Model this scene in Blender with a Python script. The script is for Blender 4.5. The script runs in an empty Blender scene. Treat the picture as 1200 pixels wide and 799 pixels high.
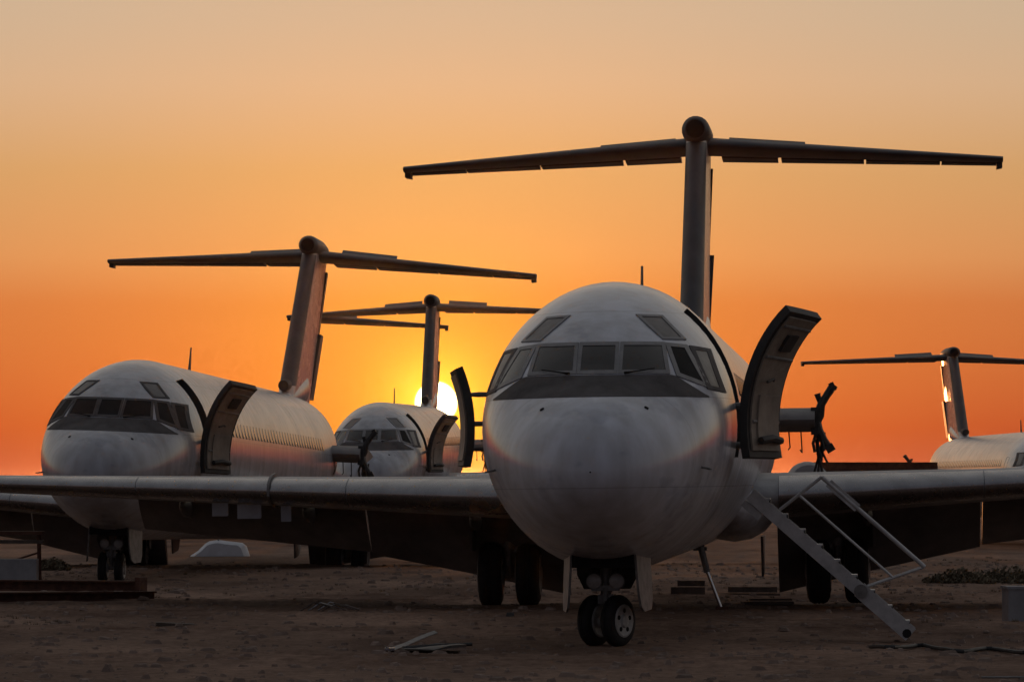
import bpy, math, random
import numpy as np
from mathutils import Vector, Matrix
R = math.radians
random.seed(7); np.random.seed(7)
scene = bpy.context.scene
col = scene.collection

# ------------------------------------------------------------------ camera
F = 6050.0            # focal length in pixels of a 1200 px wide frame
HOR = 563.0           # horizon row
EYE = 2.1
cd = bpy.data.cameras.new('camera'); cam = bpy.data.objects.new('camera', cd); col.objects.link(cam)
cam.location = (0, 0, EYE); cam.rotation_euler = (R(90), 0, 0)
cd.sensor_width = 36; cd.lens = F / 1200 * 36
cd.shift_y = (HOR - 399.5) / 1200
cd.clip_start = 0.5; cd.clip_end = 30000
scene.camera = cam

# ------------------------------------------------------------------ sky and sun
SUN_AZ = math.atan((511 - 600) / F)            # to the right of +Y
SUN_EL = math.atan((HOR - 472) / F)
sdir = Vector((math.sin(SUN_AZ) * math.cos(SUN_EL), math.cos(SUN_AZ) * math.cos(SUN_EL), math.sin(SUN_EL)))
world = bpy.data.worlds.new('World'); scene.world = world; world.use_nodes = True
wn = world.node_tree; wn.nodes.clear()
def N(nt, t, **k):
    n = nt.nodes.new(t)
    for a, b in k.items(): setattr(n, a, b)
    return n
out = N(wn, 'ShaderNodeOutputWorld'); bg = N(wn, 'ShaderNodeBackground')
sky = N(wn, 'ShaderNodeTexSky', sky_type='NISHITA')
sky.sun_disc = False
sky.sun_elevation = SUN_EL
sky.sun_rotation = SUN_AZ
sky.altitude = 700; sky.air_density = 1.0; sky.dust_density = 2.0; sky.ozone_density = 1.0
bg.inputs['Strength'].default_value = 0.016
wn.links.new(sky.outputs['Color'], bg.inputs['Color'])
# dust in the evening air: a smooth dome over all directions, warm towards the sun, dusky opposite
def wm(op, a, b=None, clamp=False):
    n = N(wn, 'ShaderNodeMath', operation=op); n.use_clamp = clamp
    for i, v in enumerate((a, b)):
        if v is None: continue
        if isinstance(v, (int, float)): n.inputs[i].default_value = v
        else: wn.links.new(v, n.inputs[i])
    return n.outputs[0]
def wramp(fac, stops):
    n = N(wn, 'ShaderNodeValToRGB'); e = n.color_ramp.elements
    while len(e) > 1: e.remove(e[-1])
    e[0].position = stops[0][0]; e[0].color = (*stops[0][1], 1)
    for p, c in stops[1:]:
        k = e.new(p); k.color = (*c, 1)
    wn.links.new(fac, n.inputs[0]); return n.outputs[0]
def wmix(kind, fac, a, b):
    n = N(wn, 'ShaderNodeMixRGB', blend_type=kind)
    for i, v in enumerate((fac, a, b)):
        if isinstance(v, (int, float)): n.inputs[i].default_value = v
        elif isinstance(v, tuple): n.inputs[i].default_value = (*v, 1)
        else: wn.links.new(v, n.inputs[i])
    return n.outputs[0]
tc = N(wn, 'ShaderNodeTexCoord')
nrm = N(wn, 'ShaderNodeVectorMath', operation='NORMALIZE'); wn.links.new(tc.outputs['Generated'], nrm.inputs[0])
sep = N(wn, 'ShaderNodeSeparateXYZ'); wn.links.new(nrm.outputs[0], sep.inputs[0])
elev = wm('POWER', wm('MAXIMUM', sep.outputs[2], 0.0), 0.5)
hx = wm('SQRT', wm('MAXIMUM', wm('SUBTRACT', 1.0, wm('MULTIPLY', sep.outputs[2], sep.outputs[2])), 1e-5))
dh = wm('DIVIDE', wm('ADD', wm('MULTIPLY', sep.outputs[0], math.sin(SUN_AZ)), wm('MULTIPLY', sep.outputs[1], math.cos(SUN_AZ))), hx)
side = wm('POWER', wm('MAXIMUM', wm('MULTIPLY', wm('ADD', dh, 1.0), 0.5), 0.0), 1.1, True)
warm = wramp(elev, [(0, (.13, .0, .045)), (.102, (.21, .0, .022)), (.185, (.3, .075, .048)), (.208, (.37, .172, .092)), (.2446, (.37, .238, .126)),
                    (.276, (.42, .322, .229)), (.299, (.395, .342, .266)), (.417, (.38, .35, .305)), (.65, (.28, .27, .26)), (1, (.17, .175, .19))])
cool = wramp(elev, [(0, (.105, .098, .13)), (.2, (.1, .094, .122)), (.45, (.06, .064, .09)), (.7, (.075, .08, .106)), (1, (.17, .175, .19))])
dome = wmix('MIX', side, cool, warm)
dt = N(wn, 'ShaderNodeVectorMath', operation='DOT_PRODUCT'); wn.links.new(nrm.outputs[0], dt.inputs[0]); dt.inputs[1].default_value = sdir
ang = wm('MULTIPLY', wm('ARCCOSINE', wm('MINIMUM', dt.outputs['Value'], 1.0)), 180 / math.pi)      # degrees from the sun
def aureole(scale, p):
    return wm('EXPONENT', wm('MULTIPLY', wm('POWER', wm('DIVIDE', ang, scale), p), -1.0))
def scaled(fac, c): return wmix('MULTIPLY', 1.0, fac, c)
dome = wmix('ADD', 1.0, dome, scaled(aureole(2.8, 1.3), (.4, .06, 0)))
dome = wmix('ADD', 1.0, dome, scaled(aureole(1.1, .9), (.2, .36, 0)))
dome = wmix('ADD', 1.0, dome, scaled(aureole(.42, 1.5), (.8, .58, .05)))
disc = N(wn, 'ShaderNodeMapRange', interpolation_type='SMOOTHSTEP')
wn.links.new(ang, disc.inputs[0]); disc.inputs[1].default_value = .17; disc.inputs[2].default_value = .25
disc.inputs[3].default_value = 1; disc.inputs[4].default_value = 0
dome = wmix('ADD', 1.0, dome, scaled(disc.outputs[0], (14, 12, 7)))
bg2 = N(wn, 'ShaderNodeBackground'); wn.links.new(dome, bg2.inputs[0]); bg2.inputs[1].default_value = 1.0
adds = N(wn, 'ShaderNodeAddShader'); wn.links.new(bg.outputs[0], adds.inputs[0]); wn.links.new(bg2.outputs[0], adds.inputs[1])
wn.links.new(adds.outputs[0], out.inputs[0])

sl = bpy.data.lights.new('sun', 'SUN'); so = bpy.data.objects.new('sun', sl); col.objects.link(so)
sl.energy = 0.5; sl.angle = R(0.53); sl.color = (1.0, 0.36, 0.11)
so.rotation_euler = sdir.to_track_quat('Z', 'Y').to_euler()
so.location = (0, 0, 60)

vs = scene.view_settings
vs.view_transform = 'Standard'; vs.look = 'None'; vs.gamma = 1; vs.exposure = 0; vs.use_curve_mapping = False

# ------------------------------------------------------------------ materials
def new_mat(name):
    m = bpy.data.materials.new(name); m.use_nodes = True
    nt = m.node_tree; return m, nt, nt.nodes['Principled BSDF']
def lk(nt, a, b): nt.links.new(a, b)
def simple(name, c, rough=.5, metal=0.0, var=.25, scale=3.0, bump=0.0, bscale=40.0, spec=.5, dirt=None, dirt_amt=.5):
    """base colour broken by two octaves of noise, uneven gloss, fine relief"""
    m, nt, b = new_mat(name)
    tc = N(nt, 'ShaderNodeTexCoord')
    n1 = N(nt, 'ShaderNodeTexNoise'); n1.inputs['Scale'].default_value = scale; n1.inputs['Detail'].default_value = 8; n1.inputs['Roughness'].default_value = .65
    lk(nt, tc.outputs['Object'], n1.inputs['Vector'])
    r = N(nt, 'ShaderNodeValToRGB'); lk(nt, n1.outputs['Fac'], r.inputs[0])
    d = dirt if dirt else tuple(x * (1 - var) for x in c)
    r.color_ramp.elements[0].position = .32; r.color_ramp.elements[0].color = (*[x * (1 - dirt_amt) + y * dirt_amt for x, y in zip(c, d)], 1) if dirt else (*d, 1)
    r.color_ramp.elements[1].position = .68; r.color_ramp.elements[1].color = (*[min(x * (1 + var * .5), .95) for x in c], 1)
    lk(nt, r.outputs[0], b.inputs['Base Color'])
    mr = N(nt, 'ShaderNodeMapRange'); lk(nt, n1.outputs['Fac'], mr.inputs[0]); mr.inputs[3].default_value = min(1, rough + .12); mr.inputs[4].default_value = max(.05, rough - .1)
    lk(nt, mr.outputs[0], b.inputs['Roughness'])
    b.inputs['Metallic'].default_value = metal
    b.inputs['Specular IOR Level'].default_value = spec
    if bump:
        n2 = N(nt, 'ShaderNodeTexNoise'); n2.inputs['Scale'].default_value = bscale; n2.inputs['Detail'].default_value = 6
        lk(nt, tc.outputs['Object'], n2.inputs['Vector'])
        bp = N(nt, 'ShaderNodeBump'); bp.inputs['Strength'].default_value = bump; bp.inputs['Distance'].default_value = .02
        lk(nt, n2.outputs['Fac'], bp.inputs['Height']); lk(nt, bp.outputs[0], b.inputs['Normal'])
    return m

def paint(name, c, rough=.34, frame=1.93):
    """weathered white aircraft paint: chalky patches, streaks, skin joints"""
    m, nt, b = new_mat(name)
    tc = N(nt, 'ShaderNodeTexCoord'); sp = N(nt, 'ShaderNodeSeparateXYZ'); lk(nt, tc.outputs['Object'], sp.inputs[0])
    n1 = N(nt, 'ShaderNodeTexNoise'); n1.inputs['Scale'].default_value = .9; n1.inputs['Detail'].default_value = 9; n1.inputs['Roughness'].default_value = .6
    lk(nt, tc.outputs['Object'], n1.inputs['Vector'])
    mp = N(nt, 'ShaderNodeMapping'); mp.inputs['Scale'].default_value = (2.5, 2.5, .4); lk(nt, tc.outputs['Object'], mp.inputs['Vector'])
    n2 = N(nt, 'ShaderNodeTexNoise'); n2.inputs['Scale'].default_value = 1.4; n2.inputs['Detail'].default_value = 6; lk(nt, mp.outputs[0], n2.inputs['Vector'])
    mx = N(nt, 'ShaderNodeMath', operation='MULTIPLY'); lk(nt, n1.outputs['Fac'], mx.inputs[0]); lk(nt, n2.outputs['Fac'], mx.inputs[1])
    r = N(nt, 'ShaderNodeValToRGB'); lk(nt, mx.outputs[0], r.inputs[0])
    e = r.color_ramp.elements
    e[0].position = .1; e[0].color = (c[0] * .66, c[1] * .64, c[2] * .61, 1)
    e[1].position = .33; e[1].color = (*c, 1)
    n4 = N(nt, 'ShaderNodeTexNoise'); n4.inputs['Scale'].default_value = .75; n4.inputs['Detail'].default_value = 4; n4.inputs['Roughness'].default_value = .7
    mp4 = N(nt, 'ShaderNodeMapping'); mp4.inputs['Location'].default_value = (3.1, 7.7, 1.3); mp4.inputs['Scale'].default_value = (1, .6, 1.5); lk(nt, tc.outputs['Object'], mp4.inputs['Vector']); lk(nt, mp4.outputs[0], n4.inputs['Vector'])
    r4 = N(nt, 'ShaderNodeValToRGB'); lk(nt, n4.outputs['Fac'], r4.inputs[0]); r4.color_ramp.elements[0].position = .55; r4.color_ramp.elements[1].position = .6
    r4.color_ramp.elements[0].color = (1, 1, 1, 1); r4.color_ramp.elements[1].color = (.83, .84, .87, 1)
    pm = N(nt, 'ShaderNodeMixRGB', blend_type='MULTIPLY'); pm.inputs[0].default_value = 1; lk(nt, r.outputs[0], pm.inputs[1]); lk(nt, r4.outputs[0], pm.inputs[2])
    # skin joints every frame bay and two stringer lines
    def line(src, period, width, off=0.0):
        a = N(nt, 'ShaderNodeMath', operation='ADD'); lk(nt, src, a.inputs[0]); a.inputs[1].default_value = off
        f = N(nt, 'ShaderNodeMath', operation='PINGPONG'); lk(nt, a.outputs[0], f.inputs[0]); f.inputs[1].default_value = period / 2
        l = N(nt, 'ShaderNodeMath', operation='LESS_THAN'); lk(nt, f.outputs[0], l.inputs[0]); l.inputs[1].default_value = width
        return l.outputs[0]
    l1 = line(sp.outputs[1], frame, .006, .35)
    l2 = line(sp.outputs[2], 1.12, .005, .23)
    mm = N(nt, 'ShaderNodeMath', operation='MAXIMUM'); lk(nt, l1, mm.inputs[0]); lk(nt, l2, mm.inputs[1])
    ml = N(nt, 'ShaderNodeMath', operation='MULTIPLY'); lk(nt, mm.outputs[0], ml.inputs[0]); ml.inputs[1].default_value = .5
    cm = N(nt, 'ShaderNodeMixRGB'); lk(nt, ml.outputs[0], cm.inputs[0]); lk(nt, pm.outputs[0], cm.inputs[1]); cm.inputs[2].default_value = (c[0] * .35, c[1] * .34, c[2] * .33, 1)
    lk(nt, cm.outputs[0], b.inputs['Base Color'])
    mr = N(nt, 'ShaderNodeMapRange'); lk(nt, n1.outputs['Fac'], mr.inputs[0]); mr.inputs[3].default_value = rough + .12; mr.inputs[4].default_value = rough - .05
    lk(nt, mr.outputs[0], b.inputs['Roughness'])
    n3 = N(nt, 'ShaderNodeTexNoise'); n3.inputs['Scale'].default_value = .9; n3.inputs['Detail'].default_value = 3; lk(nt, tc.outputs['Object'], n3.inputs['Vector'])
    sb = N(nt, 'ShaderNodeMath', operation='SUBTRACT'); lk(nt, n3.outputs['Fac'], sb.inputs[0]); lk(nt, mm.outputs[0], sb.inputs[1])
    bp = N(nt, 'ShaderNodeBump'); bp.inputs['Strength'].default_value = .12; bp.inputs['Distance'].default_value = .02
    lk(nt, sb.outputs[0], bp.inputs['Height']); lk(nt, bp.outputs[0], b.inputs['Normal'])
    return m

M = {}
M['white'] = paint('weathered_white_paint', (.58, .6, .66), .17)
M['white2'] = paint('chalky_white_paint', (.45, .46, .5), .2)
M['wing'] = simple('dull_wing_paint', (.33, .33, .34), .45, var=.3, scale=1.6, bump=.1)
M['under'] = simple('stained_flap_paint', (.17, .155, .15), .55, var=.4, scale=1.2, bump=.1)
M['alu'] = simple('bare_aluminium', (.29, .285, .295), .26, metal=.9, var=.2, scale=2.5, bump=.06)
M['fin'] = simple('grey_fin_paint', (.5, .47, .45), .26, var=.25, scale=1.2, bump=.05)
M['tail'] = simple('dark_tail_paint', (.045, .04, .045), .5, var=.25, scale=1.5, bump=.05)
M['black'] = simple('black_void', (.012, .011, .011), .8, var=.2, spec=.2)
M['glass'] = simple('dusty_cockpit_glass', (.016, .012, .011), .2, var=.7, scale=5, spec=.28)
M['cglass'] = simple('cabin_window_glass', (.06, .05, .05), .15, var=.3, spec=.6)
M['brow'] = simple('taped_over_glass', (.085, .072, .068), .4, var=.3, scale=5)
M['frame'] = simple('grey_window_frame', (.17, .165, .17), .45, var=.25, scale=6)
M['glare'] = simple('matt_antiglare_paint', (.085, .077, .077), .75, var=.35, scale=3, bump=.1, spec=.3)
M['lining'] = simple('door_lining', (.3, .25, .2), .6, var=.3, scale=4, bump=.15)
M['rim'] = simple('dark_door_edge', (.04, .037, .035), .6, var=.3)
M['rubber'] = simple('tyre_rubber', (.022, .02, .02), .75, var=.3, scale=8, bump=.2, spec=.3)
M['hub'] = simple('painted_wheel_hub', (.4, .39, .37), .5, var=.35, scale=9)
M['gear'] = simple('grey_gear_paint', (.2, .19, .18), .5, var=.4, scale=6, bump=.1)
M['chrome'] = simple('oleo_chrome', (.75, .73, .7), .16, metal=1, var=.1)
M['lens'] = simple('landing_light_lens', (.4, .37, .35), .2, var=.25, scale=12)
M['stair'] = simple('worn_grey_stair_metal', (.48, .47, .46), .42, metal=.2, var=.3, scale=5, bump=.1)
M['grip'] = simple('dark_tread', (.05, .05, .05), .7, var=.3)
M['stripped'] = simple('stripped_mount_metal', (.045, .04, .038), .5, metal=.3, var=.4, scale=9, bump=.3)
M['rust'] = simple('rusty_steel', (.1, .045, .03), .75, var=.5, scale=7, bump=.4, spec=.25)
M['wood'] = simple('grey_weathered_timber', (.11, .085, .07), .8, var=.4, scale=5, bump=.4, spec=.2)
M['box'] = simple('grey_sheet_metal', (.26, .26, .27), .5, var=.25, scale=3, bump=.1)
M['sheet'] = simple('white_sheet', (.6, .62, .66), .6, var=.15, scale=3, bump=.2, bscale=8)
M['cable'] = simple('black_cable', (.02, .02, .02), .6, var=.2)
M['leaf'] = simple('dry_scrub_leaf', (.16, .13, .085), .7, var=.4, scale=3, spec=.2)
M['stem'] = simple('dry_scrub_stem', (.17, .125, .085), .8, var=.3, spec=.2)
M['stone'] = simple('desert_stone', (.24, .175, .14), .85, var=.4, scale=.8, bump=.3, spec=.2)

# ground: packed desert dirt
m, nt, b = new_mat('packed_desert_dirt'); M['dirt'] = m
tcn = N(nt, 'ShaderNodeTexCoord')
def nz(scale, detail=8, rough=.6, sc=None):
    n = N(nt, 'ShaderNodeTexNoise'); n.inputs['Scale'].default_value = scale; n.inputs['Detail'].default_value = detail; n.inputs['Roughness'].default_value = rough
    if sc:
        mp = N(nt, 'ShaderNodeMapping'); mp.inputs['Scale'].default_value = sc; lk(nt, tcn.outputs['Object'], mp.inputs['Vector']); lk(nt, mp.outputs[0], n.inputs['Vector'])
    else: lk(nt, tcn.outputs['Object'], n.inputs['Vector'])
    return n.outputs['Fac']
ra = N(nt, 'ShaderNodeValToRGB'); lk(nt, nz(.16, 10, .62, (1.6, .55, 1)), ra.inputs[0])
e = ra.color_ramp.elements; e[0].position = .33; e[0].color = (.125, .075, .055, 1); e[1].position = .68; e[1].color = (.38, .255, .19, 1)
k_ = e.new(.5); k_.color = (.24, .158, .118, 1)
rb = N(nt, 'ShaderNodeValToRGB'); lk(nt, nz(6, 8, .7), rb.inputs[0])
e = rb.color_ramp.elements; e[0].position = .3; e[0].color = (.5, .47, .45, 1); e[1].position = .72; e[1].color = (1.15, 1.12, 1.1, 1)
mxx = N(nt, 'ShaderNodeMixRGB', blend_type='MULTIPLY'); mxx.inputs[0].default_value = 1; lk(nt, ra.outputs[0], mxx.inputs[1]); lk(nt, rb.outputs[0], mxx.inputs[2])
lk(nt, mxx.outputs[0], b.inputs['Base Color']); b.inputs['Roughness'].default_value = .95; b.inputs['Specular IOR Level'].default_value = .1
bp = N(nt, 'ShaderNodeBump'); bp.inputs['Strength'].default_value = 1.0; bp.inputs['Distance'].default_value = .06
lk(nt, nz(5, 10, .7), bp.inputs['Height']); lk(nt, bp.outputs[0], b.inputs['Normal'])

# ------------------------------------------------------------------ mesh helpers
class MB:
    def __init__(s): s.v = []; s.f = []
    def add(s, vs, fs):
        o = len(s.v); s.v += [tuple(map(float, p)) for p in vs]; s.f += [tuple(i + o for i in q) for q in fs]; return s
    def box(s, c, d, rot=None, taper=0.0):
        hx, hy, hz = d[0] / 2, d[1] / 2, d[2] / 2
        bv = min(hx, hy, hz) * .12
        pts = []
        for z, k in ((-hz, 0), (hz, 1)):
            for x, y in ((-hx, -hy), (hx, -hy), (hx, hy), (-hx, hy)):
                pts.append(Vector((x * (1 - taper * k), y * (1 - taper * k), z)))
        if rot is not None: pts = [rot @ p for p in pts]
        pts = [p + Vector(c) for p in pts]
        return s.add(pts, [(3, 2, 1, 0), (4, 5, 6, 7), (0, 1, 5, 4), (1, 2, 6, 5), (2, 3, 7, 6), (3, 0, 4, 7)])
    def bar(s, p0, p1, w, h, up=(0, 0, 1)):
        p0, p1 = Vector(p0), Vector(p1); d = (p1 - p0); L = d.length; d.normalize()
        u = Vector(up); sx = d.cross(u); sx.normalize(); sz = sx.cross(d)
        pts = []
        for q in (p0, p1):
            for a, c in ((-1, -1), (1, -1), (1, 1), (-1, 1)): pts.append(q + sx * (a * w / 2) + sz * (c * h / 2))
        return s.add(pts, [(0, 1, 2, 3), (7, 6, 5, 4), (0, 4, 5, 1), (1, 5, 6, 2), (2, 6, 7, 3), (3, 7, 4, 0)])
    def tube(s, pts, rad, n=10):
        pts = [Vector(p) for p in pts]
        rr = rad if isinstance(rad, (list, tuple)) else [rad] * len(pts)
        rings = []
        ref = None
        for i, p in enumerate(pts):
            d = (pts[min(i + 1, len(pts) - 1)] - pts[max(i - 1, 0)]).normalized()
            if ref is None:
                ref = Vector((0, 0, 1)) if abs(d.z) < .9 else Vector((1, 0, 0))
            a = d.cross(ref).normalized(); bb = a.cross(d).normalized(); ref = bb
            rings.append([p + a * (math.cos(2 * math.pi * k / n) * rr[i]) + bb * (math.sin(2 * math.pi * k / n) * rr[i]) for k in range(n)])
        return s.loft(rings)
    def loft(s, rings, cap=True, close=True):
        n = len(rings[0]); vs = [p for r in rings for p in r]; fs = []
        for i in range(len(rings) - 1):
            for k in range(n if close else n - 1):
                k2 = (k + 1) % n
                fs.append((i * n + k, i * n + k2, (i + 1) * n + k2, (i + 1) * n + k))
        if cap:
            fs.append(tuple(range(n - 1, -1, -1))); fs.append(tuple((len(rings) - 1) * n + k for k in range(n)))
        return s.add(vs, fs)
    def lathe(s, c, axis, prof, n=28):
        """prof: (distance along axis, radius)"""
        ax = Vector(axis).normalized(); a = ax.orthogonal().normalized(); bb = ax.cross(a)
        rings = [[Vector(c) + ax * t + (a * math.cos(2 * math.pi * k / n) + bb * math.sin(2 * math.pi * k / n)) * r for k in range(n)] for t, r in prof]
        return s.loft(rings)
    def slab(s, front, back):
        """two equal grids of points (rows x cols) closed into a solid"""
        nr, nc = len(front), len(front[0]); fs = []
        vs = [p for r in front for p in r] + [p for r in back for p in r]; o = nr * nc
        for i in range(nr - 1):
            for j in range(nc - 1):
                a, b_, c, d = i * nc + j, i * nc + j + 1, (i + 1) * nc + j + 1, (i + 1) * nc + j
                fs.append((a, b_, c, d)); fs.append((o + d, o + c, o + b_, o + a))
        for j in range(nc - 1):
            fs.append((j + 1, j, o + j, o + j + 1)); a = (nr - 1) * nc + j; fs.append((a, a + 1, o + a + 1, o + a))
        for i in range(nr - 1):
            a = i * nc; fs.append((a, a + nc, o + a + nc, o + a)); a = i * nc + nc - 1; fs.append((a + nc, a, o + a, o + a + nc))
        return s.add(vs, fs)
    def mesh(s, name, mat, smooth=True, angle=38):
        me = bpy.data.meshes.new(name); me.from_pydata(s.v, [], s.f)
        import bmesh
        bm = bmesh.new(); bm.from_mesh(me); bmesh.ops.recalc_face_normals(bm, faces=bm.faces); bm.to_mesh(me); bm.free()
        me.polygons.foreach_set('use_smooth', [smooth] * len(me.polygons))
        if smooth: me.set_sharp_from_angle(angle=R(angle))
        me.materials.append(M[mat] if isinstance(mat, str) else mat); return me

def link(name, me, parent=None):
    o = bpy.data.objects.new(name, me); col.objects.link(o)
    if parent is not None: o.parent = parent
    return o
def tag(o, label=None, cat=None, group=None, kind=None):
    for k, v in (('label', label), ('category', cat), ('group', group), ('kind', kind)):
        if v: o[k] = v
    return o
CACHE = {}
def part(key, name, parent, fn, mat, smooth=True, angle=38):
    """mesh shared between all aircraft through its key"""
    if key not in CACHE:
        mb = MB(); fn(mb); CACHE[key] = mb.mesh(name, mat, smooth, angle)
    return link(name, CACHE[key], parent)

# ------------------------------------------------------------------ ground
NT = {}
def vnoise(x, y, seed):
    if seed not in NT: NT[seed] = np.random.RandomState(seed).rand(256, 256)
    T = NT[seed]
    xi = np.floor(x).astype(int); yi = np.floor(y).astype(int); fx = x - xi; fy = y - yi
    fx = fx * fx * (3 - 2 * fx); fy = fy * fy * (3 - 2 * fy)
    g = lambda a, c: T[a & 255, c & 255]
    return (g(xi, yi) * (1 - fx) + g(xi + 1, yi) * fx) * (1 - fy) + (g(xi, yi + 1) * (1 - fx) + g(xi + 1, yi + 1) * fx) * fy - .5
def sstep(a, c, x):
    t = np.clip((x - a) / (c - a), 0, 1); return t * t * (3 - 2 * t)
DIP = .2
def height(x, y):
    x = np.asarray(x, float); y = np.asarray(y, float)
    near = 1 - sstep(150, 260, np.abs(y - 80) + np.abs(x) * .5)
    h = .05 * vnoise(x * .35, y * .35, 1) + .035 * vnoise(x * 1.1, y * 1.1, 2) + .028 * vnoise(x * 3, y * 3, 3) + .016 * vnoise(x * 7, y * 7, 4)
    h = h * near
    for (c0, sl, wob, dep) in ((71, .08, 1.5, .05), (73.1, .08, 1.5, .05), (59, -.05, .8, .035), (60.9, -.05, .8, .035), (92, .22, 2.2, .06), (94.2, .22, 2.2, .06), (79, -.3, 3, .04), (81, -.3, 3, .04)):
        yc = c0 + sl * x + wob * np.sin(x * .13 + c0 * .05); dy_ = np.abs(y - yc)
        h = h + 1.7 * dep * (-np.exp(-(dy_ / .22) ** 2) + .6 * np.exp(-((dy_ - .42) / .16) ** 2)) * (1 - sstep(30, 60, np.abs(x)))
    h -= DIP * sstep(9, 16, x) * sstep(128, 172, y) * (1 - sstep(240, 330, y))
    return h
xs = np.unique(np.concatenate([-np.geomspace(16, 3500, 30)[::-1], np.linspace(-16, 16, 190), np.geomspace(16, 3500, 30)]))
ys = np.unique(np.concatenate([-np.geomspace(5, 2500, 22)[::-1], np.linspace(-5, 48, 30), np.arange(48, 112, .16), np.linspace(112, 260, 130), np.geomspace(260, 4500, 46)]))
XX, YY = np.meshgrid(xs, ys); ZZ = height(XX, YY)
vv = np.stack([XX.ravel(), YY.ravel(), ZZ.ravel()], 1)
nc = len(xs); nr = len(ys)
ii, jj = np.meshgrid(np.arange(nr - 1), np.arange(nc - 1), indexing='ij')
q = (ii * nc + jj).ravel(); faces = np.stack([q, q + 1, q + nc + 1, q + nc], 1)
gm = bpy.data.meshes.new('ground'); gm.from_pydata(vv.tolist(), [], faces.tolist())
gm.polygons.foreach_set('use_smooth', [True] * len(gm.polygons)); gm.materials.append(M['dirt'])
tag(link('ground', gm), kind='structure')

def gz(x, y): return float(height(x, y))
def gp(px, py):
    """point of the flat ground seen at a photo pixel"""
    d = EYE * F / (py - HOR); return (px - 600) / F * d, d

# ------------------------------------------------------------------ aircraft shape (local frame: +Y aft, +X to the viewer's right, ground at 0)
def pchip(xp, yp):
    xp = np.array(xp, float); yp = np.array(yp, float); h = np.diff(xp); dl = np.diff(yp) / h
    d = np.zeros(len(xp))
    for k in range(1, len(xp) - 1):
        if dl[k - 1] * dl[k] > 0:
            w1 = 2 * h[k] + h[k - 1]; w2 = h[k] + 2 * h[k - 1]
            d[k] = (w1 + w2) / (w1 / dl[k - 1] + w2 / dl[k])
    d[0] = dl[0]; d[-1] = dl[-1]
    def f(x):
        k = int(np.clip(np.searchsorted(xp, x) - 1, 0, len(xp) - 2)); t = (x - xp[k]) / h[k]
        return ((1 + 2 * t) * (1 - t) ** 2 * yp[k] + t * (1 - t) ** 2 * h[k] * d[k] + t * t * (3 - 2 * t) * yp[k + 1] + t * t * (t - 1) * h[k] * d[k + 1])
    return f
def tab(rows):
    f = pchip([math.sqrt(r[0]) for r in rows], [r[1] for r in rows]); return lambda s: f(math.sqrt(max(s, 0)))
fw = tab([(0, .0), (.1, .36), (.4, .70), (.8, .94), (1.3, 1.14), (1.8, 1.285), (2.3, 1.40), (3, 1.51), (4, 1.60), (5.2, 1.655), (6.5, 1.67), (31, 1.67), (34, 1.58), (36, 1.36), (38, 1.0), (40, .5), (41.3, .14)])
ft = tab([(0, 2.2), (.1, 2.58), (.4, 2.87), (.8, 3.05), (1.3, 3.22), (1.8, 3.43), (2.3, 3.72), (2.7, 3.93), (3.3, 4.19), (4, 4.42), (5.2, 4.65), (6.8, 4.75), (33, 4.74), (36, 4.68), (38, 4.6), (40, 4.45), (41.3, 4.3)])
fb = tab([(0, 2.2), (.1, 1.93), (.4, 1.69), (.8, 1.5), (1.3, 1.35), (2, 1.21), (3, 1.07), (4, .98), (5.2, .92), (6.5, .9), (29, .9), (32, 1.15), (34, 1.6), (36, 2.18), (38, 2.85), (40, 3.5), (41.3, 3.95)])
fc = tab([(0, 2.2), (.4, 2.25), (1.3, 2.4), (2.3, 2.58), (4, 2.76), (6.5, 2.82), (31, 2.83), (36, 3.2), (40, 3.92), (41.3, 4.12)])
def surf(s, ph):
    w, t, b_, c = fw(s), ft(s), fb(s), fc(s); cs = math.cos(ph)
    return Vector((w * math.sin(ph), s, c + (t - c) * cs if cs >= 0 else c + (c - b_) * cs))
def snorm(s, ph):
    e = .02; a = surf(s + e, ph) - surf(max(s - e, .001), ph); c = surf(s, ph + .02) - surf(s, ph - .02)
    n = c.cross(a); n.normalize(); p = surf(s, ph)
    return n if n.dot(p - Vector((0, p.y + .5, fc(s)))) > 0 else -n
def onnose(x, z):
    """the point of the nose skin seen dead ahead at x, z and its normal"""
    lo, hi = .003, 7.0
    def g(s):
        w, t, b_, c = fw(s), ft(s), fb(s), fc(s); h = (t - c) if z >= c else (c - b_)
        return (x / max(w, 1e-4)) ** 2 + ((z - c) / max(h, 1e-4)) ** 2 - 1
    for _ in range(44):
        mid = (lo + hi) / 2
        if g(mid) > 0: lo = mid
        else: hi = mid
    s = hi; c = fc(s); h = (ft(s) - c) if z >= c else (c - fb(s))
    ph = math.atan2(x / max(fw(s), 1e-4), (z - c) / max(h, 1e-4))
    return Vector((x, s, z)), snorm(s, ph)
def nose_patch(mb, quad, lift, depth=.02, nu=7, nv=6):
    """four corners (x, z) laid on the nose skin as a thin solid"""
    fr, bk = [], []
    for i in range(nv + 1):
        v = i / nv; r1, r2 = [], []
        for j in range(nu + 1):
            u = j / nu
            x = (quad[0][0] * (1 - u) + quad[1][0] * u) * (1 - v) + (quad[3][0] * (1 - u) + quad[2][0] * u) * v
            z = (quad[0][1] * (1 - u) + quad[1][1] * u) * (1 - v) + (quad[3][1] * (1 - u) + quad[2][1] * u) * v
            p, n = onnose(x, z); r1.append(p + n * lift); r2.append(p + n * (lift - depth))
        fr.append(r1); bk.append(r2)
    mb.slab(fr, bk)
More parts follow.
